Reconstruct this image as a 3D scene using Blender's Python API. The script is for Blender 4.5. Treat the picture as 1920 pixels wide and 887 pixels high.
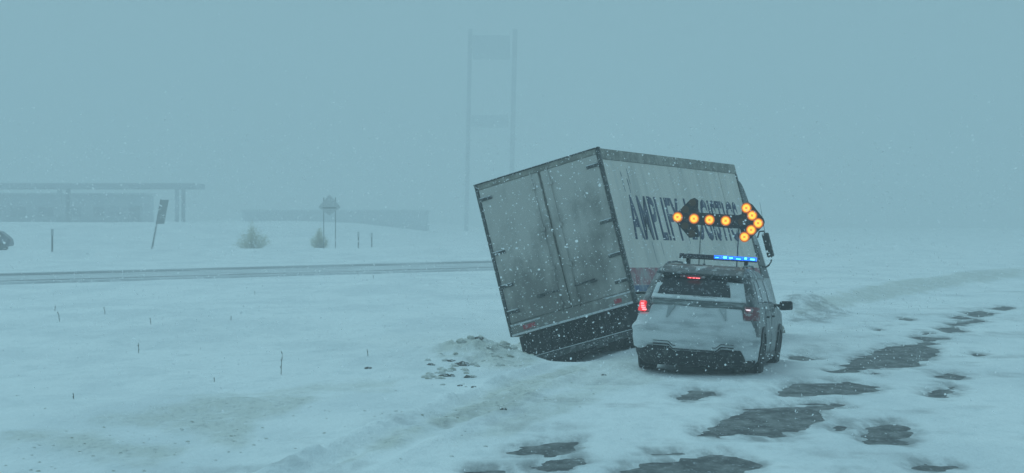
import bpy, bmesh, math, random
import numpy as np
from mathutils import Matrix, Vector
random.seed(7); rng = np.random.default_rng(7)
sc = bpy.context.scene
for o in list(bpy.data.objects): bpy.data.objects.remove(o)
col = sc.collection

# ------------------------------------------------------------------ camera
F, CX, HY, CAMH = 4500.0, 960.0, 415.0, 2.5          # focal length and horizon in photograph pixels
cam = bpy.data.cameras.new("camera"); camo = bpy.data.objects.new("camera", cam); col.objects.link(camo)
cam.sensor_width = 36; cam.lens = 36 * F / 1920
cam.shift_y = -(443.5 - HY) / 1920
cam.clip_start = 0.3; cam.clip_end = 4000
camo.location = (0, 0, CAMH); camo.rotation_euler = (math.radians(90), 0, 0)
sc.camera = camo

# ------------------------------------------------------------------ world and sun (overcast snowfall)
SUN_EL, SUN_AZ = math.radians(52), math.radians(-25)
w = bpy.data.worlds.new("World"); sc.world = w; w.use_nodes = True
nt = w.node_tree; nt.nodes.clear()
out = nt.nodes.new('ShaderNodeOutputWorld'); bg = nt.nodes.new('ShaderNodeBackground')
sky = nt.nodes.new('ShaderNodeTexSky'); sky.sky_type = 'NISHITA'; sky.sun_disc = False
sky.sun_elevation = SUN_EL; sky.sun_rotation = SUN_AZ; sky.air_density = 1.5; sky.dust_density = 5
mx = nt.nodes.new('ShaderNodeMix'); mx.data_type = 'RGBA'; mx.inputs[0].default_value = 0.93
mx.inputs[7].default_value = (2.12, 3.86, 4.68, 1)    # flat cold overcast
nt.links.new(sky.outputs[0], mx.inputs[6]); nt.links.new(mx.outputs[2], bg.inputs[0])
bg.inputs[1].default_value = 0.10
nt.links.new(bg.outputs[0], out.inputs[0])
sl = bpy.data.lights.new("sun", 'SUN'); sl.energy = 1.1; sl.angle = math.radians(25); sl.color = (0.50, 0.90, 1.0)
slo = bpy.data.objects.new("sun", sl); col.objects.link(slo)
dv = Vector((math.sin(SUN_AZ) * math.cos(SUN_EL), math.cos(SUN_AZ) * math.cos(SUN_EL), math.sin(SUN_EL)))
slo.rotation_euler = dv.to_track_quat('Z', 'Y').to_euler()
sc.view_settings.view_transform = 'Standard'; sc.view_settings.look = 'None'
sc.view_settings.exposure = 0; sc.view_settings.gamma = 1
sc.render.engine = 'CYCLES'
cy = sc.cycles
cy.use_denoising = True; cy.max_bounces = 7; cy.volume_bounces = 4; cy.diffuse_bounces = 3
cy.use_adaptive_sampling = True; cy.caustics_reflective = False; cy.caustics_refractive = False

# ------------------------------------------------------------------ helpers
def tag(o, label=None, cat=None, group=None, kind=None):
    if label: o['label'] = label
    if cat: o['category'] = cat
    if group: o['group'] = group
    if kind: o['kind'] = kind
    return o
def empty(name, loc=(0, 0, 0), rz=0.0):
    o = bpy.data.objects.new(name, None); col.objects.link(o); o.location = loc; o.rotation_euler = (0, 0, rz)
    o.empty_display_size = .3
    return o
class MB:
    def __init__(s): s.v = []; s.f = []
    def add(s, vs, fs):
        n = len(s.v); s.v += [tuple(p) for p in vs]; s.f += [tuple(i + n for i in f) for f in fs]; return s
    def box(s, x0, x1, y0, y1, z0, z1):
        v = [(x, y, z) for z in (z0, z1) for y in (y0, y1) for x in (x0, x1)]
        return s.add(v, [(0, 2, 3, 1), (4, 5, 7, 6), (0, 1, 5, 4), (2, 6, 7, 3), (0, 4, 6, 2), (1, 3, 7, 5)])
    def tube(s, pts, r, n=8, r1=None):
        pts = [Vector(p) for p in pts]; rings = []
        for i, p in enumerate(pts):
            d = (pts[min(i + 1, len(pts) - 1)] - pts[max(i - 1, 0)]).normalized()
            a = d.orthogonal().normalized(); b = d.cross(a)
            rr = r if r1 is None else r + (r1 - r) * i / max(1, len(pts) - 1)
            rings.append([p + (a * math.cos(2 * math.pi * k / n) + b * math.sin(2 * math.pi * k / n)) * rr for k in range(n)])
        v = [q for rg in rings for q in rg]; f = []
        for i in range(len(pts) - 1):
            for k in range(n):
                f.append((i * n + k, i * n + (k + 1) % n, (i + 1) * n + (k + 1) % n, (i + 1) * n + k))
        f.append(tuple(range(n - 1, -1, -1))); f.append(tuple((len(pts) - 1) * n + k for k in range(n)))
        return s.add(v, f)
    def prism(s, poly, y0, y1):                      # polygon in x,z extruded along y
        n = len(poly)
        v = [(x, y0, z) for x, z in poly] + [(x, y1, z) for x, z in poly]
        f = [tuple(range(n)), tuple(range(2 * n - 1, n - 1, -1))] + [(i, n + i, n + (i + 1) % n, (i + 1) % n) for i in range(n)]
        return s.add(v, f)
    def prism_x(s, poly, x0, x1):                    # polygon in y,z extruded along x
        n = len(poly)
        v = [(x0, y, z) for y, z in poly] + [(x1, y, z) for y, z in poly]
        f = [tuple(range(n)), tuple(range(2 * n - 1, n - 1, -1))] + [(i, n + i, n + (i + 1) % n, (i + 1) % n) for i in range(n)]
        return s.add(v, f)
    def lathe_x(s, prof, c, n=28):                   # profile (x, r) about an axis along x
        v = []; f = []
        for x, r in prof:
            for k in range(n):
                a = 2 * math.pi * k / n; v.append((c[0] + x, c[1] + r * math.cos(a), c[2] + r * math.sin(a)))
        m = len(prof)
        for i in range(m - 1):
            for k in range(n): f.append((i * n + k, i * n + (k + 1) % n, (i + 1) * n + (k + 1) % n, (i + 1) * n + k))
        f.append(tuple(range(n))); f.append(tuple((m - 1) * n + k for k in range(n)))
        return s.add(v, f)
    def build(s, name, mat, parent=None, smooth=False, bevel=0.0, seg=2):
        me = bpy.data.meshes.new(name); me.from_pydata(s.v, [], s.f); me.validate()
        bm = bmesh.new(); bm.from_mesh(me); bmesh.ops.recalc_face_normals(bm, faces=bm.faces); bm.to_mesh(me); bm.free()
        me.materials.append(mat)
        o = bpy.data.objects.new(name, me); col.objects.link(o)
        if parent: o.parent = parent
        if smooth: me.polygons.foreach_set('use_smooth', [True] * len(me.polygons))
        if bevel:
            m = o.modifiers.new('bevel', 'BEVEL'); m.width = bevel; m.segments = seg; m.limit_method = 'ANGLE'
        return o
def link(p, name):
    return p.outputs[name]
def mat(name, base, rough=.6, second=None, lo=.45, hi=.6, scale=4, stretch=(1, 1, 1), detail=8, rdist=.6,
        metallic=0, bump=0, bump_scale=30, third=None, tlo=.6, thi=.62, tscale=60, tstretch=(1, 1, 1), grad=None, emit=None, estr=0):
    m = bpy.data.materials.new(name); m.use_nodes = True; t = m.node_tree; b = t.nodes['Principled BSDF']
    b.inputs['Roughness'].default_value = rough; b.inputs['Metallic'].default_value = metallic
    b.inputs['Base Color'].default_value = (*base, 1)
    tc = t.nodes.new('ShaderNodeTexCoord')
    def noise(sc_, st, de):
        mp = t.nodes.new('ShaderNodeMapping'); mp.inputs['Scale'].default_value = st
        t.links.new(tc.outputs['Object'], mp.inputs[0])
        n = t.nodes.new('ShaderNodeTexNoise'); n.inputs['Scale'].default_value = sc_; n.inputs['Detail'].default_value = de
        n.inputs['Roughness'].default_value = rdist
        t.links.new(mp.outputs[0], n.inputs['Vector']); return n.outputs[0]
    cur = None
    def mix(a, c, fac):
        x = t.nodes.new('ShaderNodeMix'); x.data_type = 'RGBA'
        if a is None: x.inputs[6].default_value = (*base, 1)
        else: t.links.new(a, x.inputs[6])
        x.inputs[7].default_value = (*c, 1); t.links.new(fac, x.inputs[0]); return x.outputs[2]
    def ramp(src, l, h):
        r = t.nodes.new('ShaderNodeMapRange'); r.interpolation_type = 'SMOOTHSTEP'
        r.inputs['From Min'].default_value = l; r.inputs['From Max'].default_value = h
        t.links.new(src, r.inputs[0]); return r.outputs[0]
    if second is not None:
        s_ = noise(scale, stretch, detail)
        if grad:                                     # grad = (axis, a, b, amount): more of the second colour where coord is nearer b
            sp = t.nodes.new('ShaderNodeSeparateXYZ'); t.links.new(tc.outputs['Object'], sp.inputs[0])
            g = t.nodes.new('ShaderNodeMapRange'); g.inputs['From Min'].default_value = grad[1]; g.inputs['From Max'].default_value = grad[2]
            g.inputs['To Min'].default_value = -grad[3]; g.inputs['To Max'].default_value = grad[3]
            t.links.new(sp.outputs[grad[0]], g.inputs[0])
            ad = t.nodes.new('ShaderNodeMath'); ad.operation = 'ADD'; t.links.new(s_, ad.inputs[0]); t.links.new(g.outputs[0], ad.inputs[1]); s_ = ad.outputs[0]
        cur = mix(None, second, ramp(s_, lo, hi))
    if third is not None:
        cur = mix(cur, third, ramp(noise(tscale, tstretch, 3), tlo, thi))
    if cur is not None: t.links.new(cur, b.inputs['Base Color'])
    if bump:
        bn = t.nodes.new('ShaderNodeBump'); bn.inputs['Strength'].default_value = bump; bn.inputs['Distance'].default_value = .02
        t.links.new(noise(bump_scale, (1, 1, 1), 6), bn.inputs['Height']); t.links.new(bn.outputs[0], b.inputs['Normal'])
    if emit:
        b.inputs['Emission Color'].default_value = (*emit, 1); b.inputs['Emission Strength'].default_value = estr
    return m
SNOW = (.84, .86, .87)
M = {}
M['dark_steel'] = mat('dark_steel', (.014, .016, .017), .7, (.11, .11, .105), .5, .74, 9, third=(.7, .72, .73), tlo=.63, thi=.69, tscale=22, bump=.4)
M['tyre'] = mat('tyre_rubber', (.015, .016, .017), .85, (.10, .10, .10), .5, .7, 12, third=(.7, .72, .73), tlo=.64, thi=.7, tscale=22)
M['rim'] = mat('wheel_rim', (.18, .18, .18), .5, (.5, .5, .5), .5, .6, 12)
M['glass'] = mat('dark_glass', (.015, .02, .024), .12)
M['plastic'] = mat('black_plastic', (.02, .022, .024), .5, (.3, .31, .32), .58, .72, 14, third=(.7, .72, .73), tlo=.66, thi=.72, tscale=40)
M['grey_post'] = mat('weathered_grey_post', (.10, .10, .10), .8, (.2, .2, .2), .4, .7, 3)

def at_z(px, py, z=0.0):
    Y = (CAMH - z) * F / (py - HY); return ((px - CX) / F * Y, Y)
def at_y(px, py, Y): return ((px - CX) / F * Y, Y, CAMH - (py - HY) / F * Y)

# numpy value noise
_perm = rng.random((256, 256))
def vnoise(x, y):
    xi = np.floor(x).astype(int); yi = np.floor(y).astype(int); fx = x - xi; fy = y - yi
    fx = fx * fx * (3 - 2 * fx); fy = fy * fy * (3 - 2 * fy)
    g = lambda a, b: _perm[a & 255, b & 255]
    return (g(xi, yi) * (1 - fx) + g(xi + 1, yi) * fx) * (1 - fy) + (g(xi, yi + 1) * (1 - fx) + g(xi + 1, yi + 1) * fx) * fy
def fbm(x, y, o=4):
    s = 0; a = .5; t = 0
    for k in range(o): s = s + a * vnoise(x * 2 ** k + 17.3 * k, y * 2 ** k + 5.1 * k); t += a; a *= .55
    return s / t * 2 - 1
def smooth(t): t = np.clip(t, 0, 1); return t * t * (3 - 2 * t)
def sdpoly(X, Y, poly):
    d = np.full(X.shape, 1e9); inside = np.zeros(X.shape, bool); n = len(poly)
    for i in range(n):
        ax, ay = poly[i]; bx, by = poly[(i + 1) % n]; ex, ey = bx - ax, by - ay
        t = np.clip(((X - ax) * ex + (Y - ay) * ey) / (ex * ex + ey * ey + 1e-12), 0, 1)
        d = np.minimum(d, np.hypot(X - ax - t * ex, Y - ay - t * ey))
        c = ((ay > Y) != (by > Y)) & (X < (bx - ax) * (Y - ay) / (by - ay + 1e-12) + ax)
        inside ^= c
    return np.where(inside, -d, d)

# ------------------------------------------------------------------ ground: one snow sheet with relief
YS = 8.0      # windblown patches are long in the driving direction: distances along y count for less
# bare asphalt patches (outlines in photograph pixels, laid out on the road plane)
PATCH = [
 [(1300, 819), (1340, 804), (1385, 776), (1430, 765), (1500, 760), (1588, 760), (1545, 772), (1548, 786), (1505, 806), (1470, 823), (1400, 818)],
 [(1560, 699), (1600, 676), (1640, 660), (1668, 648), (1720, 645), (1758, 655), (1752, 672), (1712, 686), (1670, 692), (1640, 694)],
 [(1615, 701), (1640, 699), (1662, 702), (1640, 706)],
 [(1464, 741), (1490, 726), (1500, 719), (1590, 716), (1650, 726), (1610, 738), (1530, 743)],
 [(1616, 828), (1622, 812), (1616, 800), (1650, 790), (1690, 795), (1712, 808), (1700, 835), (1660, 836), (1630, 834)],
 [(1700, 862), (1750, 880), (1690, 884)] and [(1740, 747), (1745, 730), (1790, 724), (1788, 738), (1770, 748)],
 [(1752, 708), (1780, 702), (1812, 706), (1790, 712)],
 [(1700, 634), (1730, 631), (1780, 636), (1740, 640)],
 [(1755, 617), (1790, 613), (1812, 622), (1770, 624)],
 [(1772, 609), (1830, 598), (1850, 603), (1800, 612)],
 [(1812, 592), (1850, 586), (1866, 592), (1830, 596)],
 [(1850, 580), (1880, 575), (1906, 577), (1880, 583)],
 [(1551, 803), (1570, 797), (1598, 798), (1575, 807)],
 [(1150, 890), (1210, 874), (1290, 858), (1345, 852), (1385, 858), (1415, 872), (1385, 884), (1330, 900), (1200, 905)],
 [(1222, 852), (1262, 847), (1302, 853), (1260, 857)],
 [(945, 852), (985, 838), (1040, 828), (1096, 824), (1080, 838), (1030, 852), (985, 858)],
 [(870, 886), (930, 876), (1000, 870), (1090, 866), (1060, 880), (960, 892), (880, 898)],
 [(1716, 626), (1735, 623), (1754, 625), (1735, 628)], [(1712, 645), (1738, 642), (1764, 646), (1736, 648)], [(1684, 600), (1698, 597), (1712, 600), (1698, 602)],
 [(1818, 667), (1832, 663), (1848, 667), (1832, 670)], [(1808, 588), (1836, 583), (1862, 588), (1836, 591)], [(1772, 597), (1800, 593), (1826, 598), (1798, 600)], [(1632, 619), (1645, 616), (1660, 618), (1646, 621)],
 [(1476, 672), (1500, 668), (1530, 671), (1502, 675)], [(1700, 880), (1740, 874), (1790, 876), (1745, 883)], [(1268, 750), (1300, 735), (1340, 732), (1345, 740), (1300, 750)],
]
# thin dusting over asphalt: (outline, strength)
THIN = [
 ([(1470, 575), (1530, 572), (1600, 590), (1560, 610), (1470, 610)], .65),
 ([(1490, 655), (1560, 645), (1600, 655), (1540, 672), (1490, 668)], .4),
 ([(1250, 752), (1330, 728), (1420, 735), (1330, 755)], .55),
 ([(1600, 850), (1720, 872), (1640, 885)], .25),
 ([(1480, 640), (1600, 610), (1720, 590), (1700, 600), (1560, 650)], .18),
 ([(1720, 750), (1740, 728), (1800, 720), (1800, 745)], .35),
 ([(940, 862), (985, 832), (1096, 820), (1100, 840), (1040, 858)], .5),
 ([(840, 890), (960, 868), (1100, 860), (1150, 872), (1000, 892)], .55),
 ([(1600, 836), (1612, 790), (1700, 785), (1720, 830), (1680, 842)], .4),
]
# dirty tan snow, ruts and thrown-up swathes
DIRT = [
 ([(650, 868), (720, 835), (800, 800), (860, 765), (930, 735), (1010, 705), (1080, 690), (1100, 705), (1020, 745), (960, 775), (880, 800), (800, 822), (720, 850)], .75),
 ([(860, 830), (950, 790), (1040, 750), (1130, 720), (1150, 735), (1060, 780), (960, 820)], .45),
 ([(180, 798), (300, 788), (420, 765), (540, 750), (640, 752), (560, 785), (480, 800), (455, 838), (400, 836), (330, 812)], .58),
 ([(0, 832), (60, 826), (170, 828), (260, 845), (320, 860), (290, 876), (200, 868), (90, 862), (0, 850)], .6),
 ([(320, 765), (450, 748), (640, 725), (760, 715), (730, 735), (560, 752)], .4),
 ([(860, 690), (900, 655), (990, 645), (1010, 690), (940, 705)], .65),
 ([(1480, 590), (1640, 552), (1800, 528), (1920, 514), (1920, 522), (1800, 540), (1640, 570), (1500, 596)], .6),
 ([(1000, 715), (1120, 670), (1200, 680), (1240, 720), (1120, 750)], .35),
]
BUMPS = [ # x, y, sigma x, sigma y, height
 (-.55, 43.4, .75, 1.6, .30), (1.15, 43.3, .5, .8, -.22), (.9, 45.4, .75, 1.5, -.32), (2.6, 43.6, .7, 1.8, .16), (1.75, 39.4, .55, 1.6, .12),
 (-2.2, 41.5, 1.3, 2.5, .10), (-4.2, 31.5, 2.4, 1.8, .10), (-5.6, 26.5, 1.6, 1.2, .09), (.2, 36, .8, 2.4, .05),
 (-1.3, 28.5, .6, 2.5, .06), (-.1, 26.0, .5, 2.0, -.03), (-2.6, 46, 2.5, 3, .12), (-9, 60, 7, 10, .2), (-4, 85, 6, 9, .22),
]
def shoulder(y):        # x of the left road edge
    return -13.4 + .315 * y + np.where(y > 60, ((y - 60) ** 2) * .0007, 0)
def to_world(poly): return [at_z(px, py) for px, py in poly]
def surf(X, Y):
    """snow height and the dirt / thin / fade masks"""
    z = np.full(X.shape, .045)
    off = smooth((shoulder(Y) + 1.5 - X) / 4.0)                       # 1 well left of the road
    offr = smooth((X - shoulder(Y) - 16) / 5.0)
    near = smooth((95 - Y) / 25.0)
    z += off * (.10 * fbm(X * .22, Y * .13, 4) + .035 * fbm(X * 1.1, Y * .8, 4)) * (.25 + .75 * near)
    z += offr * (.25 + .15 * fbm(X * .2, Y * .1))
    z += (1 - off) * near * .010 * (fbm(X * .8, Y * .25, 4) + .3)
    for bx, by, sx, sy, hh in BUMPS:
        z += hh * np.exp(-((X - bx) / sx) ** 2 - ((Y - by) / sy) ** 2) * (1 + .3 * fbm(X * 2.2, Y * 1.6, 4))
    m = (Y < 120) & (Y > 15)
    zs = z.copy(); dirt = np.zeros(X.shape); thin = np.zeros(X.shape)
    n1 = fbm(X * 1.6, Y * .35, 5); n2 = fbm(X * 5 + 40, Y * 1.1, 4); n3 = fbm(X * .9 + 9, Y * 1.7, 4)
    sd = np.full(X.shape, 9.0)
    for p in PATCH:
        wp = [(a, b / YS) for a, b in to_world(p)]
        x0 = min(a for a, b in wp) - 1; x1 = max(a for a, b in wp) + 1; y0 = min(b for a, b in wp) - .6; y1 = max(b for a, b in wp) + .6
        k = m & (X > x0) & (X < x1) & (Y / YS > y0) & (Y / YS < y1)
        sd[k] = np.minimum(sd[k], sdpoly(X[k], Y[k] / YS, wp))
    n4 = fbm(X * 2.2 + 3, Y * 3.2, 4)
    e = sd + .07 * n1 + .05 * n2 + .035 * n3 + .035 * n4 + .06 * fbm(X * 1.0 + 31, Y * 2.1, 4) * (Y < 60)
    k = sd < 3
    zs[k] = np.where(e[k] < .25, np.minimum(z[k], .05 * np.tanh(e[k] * 7)), z[k])
    for p, s in DIRT:
        wp = [(a, b / YS) for a, b in to_world(p)]
        d = sdpoly(X[m], Y[m] / YS, wp)
        dirt[m] = np.maximum(dirt[m], s * smooth((.10 - d - .16 * n1[m] - .08 * n2[m]) / .22))
    for p, s in THIN:
        wp = [(a, b / YS) for a, b in to_world(p)]
        d = sdpoly(X[m], Y[m] / YS, wp)
        thin[m] = np.maximum(thin[m], s * smooth((.08 - d - .16 * n1[m] - .05 * n2[m]) / .25))
    onr = smooth((X - shoulder(Y) - 1.5) / 2) * smooth((shoulder(Y) + 15 - X) / 3) * (Y < 110)
    st = fbm(X * .55 + 70, Y * .55 + 12, 5)
    thin = np.maximum(thin, .34 * onr * smooth((st - .12) / .3))
    thin = np.maximum(thin, .78 * smooth((.20 - e) / .20) ** 1.5 * (Y < 110))
    zs += dirt * (.035 * fbm(X * 6, Y * 3.5, 4) + .05 * fbm((X - .33 * Y) * 3.2, Y * .25, 4))
    zs = np.where((e > .25) & (Y < 140) & (X > shoulder(Y) + 1.3), np.maximum(zs, .015), zs)
    # far bank on the other side of the opposite carriageway
    sb = X - shoulder(Y)
    zs += .32 * np.exp(-((sb + .5) / 1.3) ** 2) * smooth((Y - 58) / 12) * (1 + .4 * fbm(X * .5, Y * .12, 4)) * smooth((260 - Y) / 60)
    lx = X + 1.7 - (Y - 24.7) * .163
    lm = smooth((Y - 21) / 3) * smooth((43 - Y) / 5) * (.5 + .9 * vnoise(X * 2.3, Y * .8))
    zs += lm * (.075 * np.exp(-((lx + .42) / .13) ** 2) + .05 * np.exp(-((lx - .55) / .12) ** 2) - .03 * np.exp(-((lx + .12) / .14) ** 2) - .025 * np.exp(-((lx - .30) / .12) ** 2)) * (1 + .6 * fbm(X * 7, Y * 3, 4))
    ch = np.exp(-((X + .75) / .95) ** 2 - ((Y - 43.0) / 2.0) ** 2)
    zs += ch * .22 * (fbm(X * 3.2 + 2, Y * 2.0 + 8, 5) + .1)
    dirt = np.maximum(dirt, .75 * smooth((ch - .25 + .25 * n1) / .5) * smooth((fbm(X * 1.5 + 5, Y * 1.2, 4) + .35) / .4))
    bank = smooth((Y - 235 - .12 * X) / 60.0) * smooth((-5 - X) / 30)
    zs += bank * (2.35 + .6 * fbm(X * .03, Y * .02, 3))
    # low snow ridge behind the opposite carriageway
    rr = Y - (182 + .45 * X)
    zs += .5 * np.exp(-(rr / 6) ** 2) * (1 + .6 * fbm(X * .08, Y * .05, 3)) * smooth((60 - X) / 40) * smooth((Y - 100) / 40)
    return zs, dirt, thin
def axis(d0, d1, step, lo, hi, g=1.12):
    a = list(np.arange(d0, d1, step)); s = step; x = a[-1]
    while x < hi: s *= g; x += s; a.append(min(x, hi))
    s = step; x = a[0]; b = []
    while x > lo: s *= g; x -= s; b.append(max(x, lo))
    return np.array(b[::-1] + a)
def yaxis():
    a = [20.0]
    while a[-1] < 860: a.append(a[-1] + min(3.0, max(.05, a[-1] ** 2 / 15000)))
    b = []; x = 20.0; s = .08
    while x > -80: s *= 1.1; x -= s; b.append(max(x, -80))
    return np.array(b[::-1] + a)
xs = axis(-9, 15, .055, -800, 800, 1.07); ys = yaxis()
XX, YY = np.meshgrid(xs, ys)
ZZ, DD, TT = surf(XX, YY)
nx, ny = len(xs), len(ys)
def grid_mesh(name, X, Y, Z, attrs, material):
    ny_, nx_ = X.shape
    me = bpy.data.meshes.new(name)
    co = np.stack([X, Y, Z], -1).reshape(-1, 3).astype(np.float32)
    idx = np.arange(nx_ * ny_).reshape(ny_, nx_)
    q = np.stack([idx[:-1, :-1], idx[:-1, 1:], idx[1:, 1:], idx[1:, :-1]], -1).reshape(-1, 4)
    me.vertices.add(len(co)); me.vertices.foreach_set('co', co.ravel())
    me.loops.add(q.size); me.loops.foreach_set('vertex_index', q.ravel().astype(np.int32))
    me.polygons.add(len(q)); me.polygons.foreach_set('loop_start', np.arange(0, q.size, 4, dtype=np.int32))
    me.update(calc_edges=True)
    me.polygons.foreach_set('use_smooth', np.ones(len(q), bool))
    for n_, a in attrs.items():
        at = me.attributes.new(n_, 'FLOAT', 'POINT'); at.data.foreach_set('value', a.ravel().astype(np.float32))
    me.materials.append(material)
    o = bpy.data.objects.new(name, me); col.objects.link(o); return o
def snow_material():
    m = bpy.data.materials.new('windblown_snow'); m.use_nodes = True; t = m.node_tree; b = t.nodes['Principled BSDF']
    b.inputs['Roughness'].default_value = .75
    tc = t.nodes.new('ShaderNodeTexCoord')
    def noise(s, st, de=6):
        mp = t.nodes.new('ShaderNodeMapping'); mp.inputs['Scale'].default_value = st; t.links.new(tc.outputs['Object'], mp.inputs[0])
        n = t.nodes.new('ShaderNodeTexNoise'); n.inputs['Scale'].default_value = s; n.inputs['Detail'].default_value = de; n.inputs['Roughness'].default_value = .62
        t.links.new(mp.outputs[0], n.inputs['Vector']); return n.outputs[0]
    def attr(n): a = t.nodes.new('ShaderNodeAttribute'); a.attribute_name = n; return a.outputs['Fac']
    def math_(op, a, c):
        x = t.nodes.new('ShaderNodeMath'); x.operation = op
        for i, v in enumerate((a, c)):
            if isinstance(v, (int, float)): x.inputs[i].default_value = v
            else: t.links.new(v, x.inputs[i])
        return x.outputs[0]
    def ramp(s, l, h, a=0, c=1):
        r = t.nodes.new('ShaderNodeMapRange'); r.interpolation_type = 'SMOOTHSTEP'
        for k, v in (('From Min', l), ('From Max', h), ('To Min', a), ('To Max', c)): r.inputs[k].default_value = v
        t.links.new(s, r.inputs[0]); return r.outputs[0]
    def mix(a, c, fac):
        x = t.nodes.new('ShaderNodeMix'); x.data_type = 'RGBA'
        for i, v in ((6, a), (7, c)):
            if isinstance(v, tuple): x.inputs[i].default_value = (*v, 1)
            else: t.links.new(v, x.inputs[i])
        t.links.new(fac, x.inputs[0]); return x.outputs[2]
    base = mix((.85, .87, .88), (.74, .77, .79), ramp(noise(.35, (1, .35, 1)), .42, .62))
    base = mix(base, (.68, .72, .74), ramp(noise(2.2, (1, .4, 1), 8), .50, .68, 0, .6))
    # dirty snow
    dn = ramp(noise(3.0, (1, .45, 1), 8), .3, .56, .45, 1)
    dirty = mix((.55, .56, .50), (.27, .28, .25), ramp(noise(11, (1, .4, 1), 10), .5, .68))
    base = mix(base, dirty, math_('MULTIPLY', attr('dirt'), dn))
    # thin snow over the asphalt
    tn = ramp(noise(3.5, (1, .16, 1), 10), .36, .64, .15, 1.0)
    base = mix(base, (.15, .155, .16), math_('MULTIPLY', attr('thin'), tn))
    t.links.new(base, b.inputs['Base Color'])
    bn = t.nodes.new('ShaderNodeBump'); bn.inputs['Strength'].default_value = .7; bn.inputs['Distance'].default_value = .09
    t.links.new(noise(7, (1, .5, 1), 7), bn.inputs['Height']); t.links.new(bn.outputs[0], b.inputs['Normal'])
    return m
M['snow'] = snow_material()
ground = tag(grid_mesh('ground', XX, YY, ZZ, {'dirt': DD, 'thin': TT}, M['snow']), 'windblown snow cover over the road and the wide median', kind='structure')

# asphalt sheet under the snow, showing only where the snow has blown away
M['asphalt'] = mat('asphalt', (.050, .053, .056), .8, (.24, .245, .24), .38, .70, 3.5, (1, .35, 1), 10, .72, third=(.40, .43, .45), tlo=.56, thi=.74, tscale=14, tstretch=(1, .3, 1), bump=.4, bump_scale=60)
rb = MB(); L = []
for y in list(range(5, 140, 3)):
    s_ = float(shoulder(np.array(float(y)))); L.append((s_ + 1.6, s_ + 14.5, y))
v = []; f = []
for a, b_, y in L: v += [(a, y, 0.0), (b_, y, 0.0)]
for i in range(len(L) - 1): f.append((2 * i, 2 * i + 1, 2 * i + 3, 2 * i + 2))
rb.add(v, f)
tag(rb.build('road', M['asphalt']), 'dark asphalt showing through gaps in the snow', kind='structure')

# opposite carriageway: packed grey snow with darker wheel tracks
M['packed'] = mat('packed_snow', (.56, .59, .61), .8, (.44, .46, .48), .4, .7, .25, (1, 1, 1), third=(.66, .68, .7), tlo=.5, thi=.65, tscale=1.2)
M['track'] = mat('wheel_track', (.24, .26, .28), .8, (.5, .53, .55), .40, .66, .12)
def strip(pts_lo, pts_hi, z, material, name, label):
    b = MB(); v = []; f = []
    for (x0, y0), (x1, y1) in zip(pts_lo, pts_hi):
        dx, dy = (x1 - x0), (y1 - y0)
        v += [(x0 - dx * .06, y0 - dy * .06, -.3), (x0, y0, z), (x1, y1, z), (x1 + dx * .06, y1 + dy * .06, -.3)]
    for i in range(len(pts_lo) - 1):
        for k in range(3): f.append((4 * i + k, 4 * i + k + 1, 4 * i + k + 5, 4 * i + k + 4))
    b.add(v, f); return tag(b.build(name, material), label, kind='structure')
def sample(a, n=40, ext=1.6):
    (x0, y0), (x1, y1) = a; return [(x0 + (x1 - x0) * t, y0 + (y1 - y0) * t) for t in np.linspace(-ext, 1.25, n)]
hi_ = (at_z(0, 512, .13), at_z(920, 488, .13)); lo_ = (at_z(0, 530, .13), at_z(920, 504, .13))
A, B = sample(lo_), sample(hi_)
strip(A, B, .13, M['packed'], 'opposite_road', 'snow packed opposite carriageway across the median')
def between(t0, t1):
    return [tuple(np.array(a) * (1 - t0) + np.array(b) * t0) for a, b in zip(A, B)], [tuple(np.array(a) * (1 - t1) + np.array(b) * t1) for a, b in zip(A, B)]
for t0, t1, lb_ in ((.66, .90, 'broad darker wheel track on the far side of the opposite carriageway'), (.10, .17, 'narrow wheel track on the near side of the opposite carriageway')):
    a, b = between(t0, t1); flat = MB(); v = []; f = []
    for (x0, y0), (x1, y1) in zip(a, b): v += [(x0, y0, .137), (x1, y1, .137)]
    for i in range(len(a) - 1): f.append((2 * i, 2 * i + 1, 2 * i + 3, 2 * i + 2))
    tag(flat.add(v, f).build('road_track', M['track']), lb_, kind='structure')

# ------------------------------------------------------------------ pose of the two vehicles
def pose(e, loc, yaw, pitch, roll):
    Mz = Matrix.Rotation(-yaw, 3, 'Z'); Mx = Matrix.Rotation(pitch, 3, 'X'); My = Matrix.Rotation(roll, 3, 'Y')
    R = Mz @ Mx @ My; e.rotation_euler = R.to_euler(); e.location = loc; return R
def local(R, loc, px, py, plane, axis=1):
    o = Vector((0, 0, CAMH)) - Vector(loc); d = Vector(((px - CX) / F, 1, -(py - HY) / F)); Ri = R.transposed()
    a = Ri @ o; b = Ri @ d; t = (plane - a[axis]) / b[axis]; return a + b * t

# ------------------------------------------------------------------ the box truck
T = empty('box_truck'); TL = (1.131, 44.536, .668); TR = pose(T, TL, .42, -.018, -.269)
tag(T, 'large grey and white box truck leaning to the left into the snowy roadside', 'truck')
M['door'] = mat('frosted_door', (.22, .21, .19), .55, (.54, .52, .48), .34, .66, 1.6, (1, 1, .5), 9, .62, third=(.60, .63, .63), tlo=.60, thi=.72, tscale=13, tstretch=(.8, 1, 1.5), grad=(2, .0, 2.4, .16), bump=.3, bump_scale=14)
M['side'] = mat('dirty_white_panel', (.74, .69, .62), .5, (.56, .53, .48), .42, .68, .9, (1, 2.2, .35), 9, .6, third=(.62, .63, .62), tlo=.56, thi=.74, tscale=5, tstretch=(1, 4, .5))
M['rail'] = mat('dirty_aluminium', (.20, .19, .16), .55, (.36, .345, .30), .4, .7, 5, third=(.6, .62, .62), tlo=.62, thi=.7, tscale=24)
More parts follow.
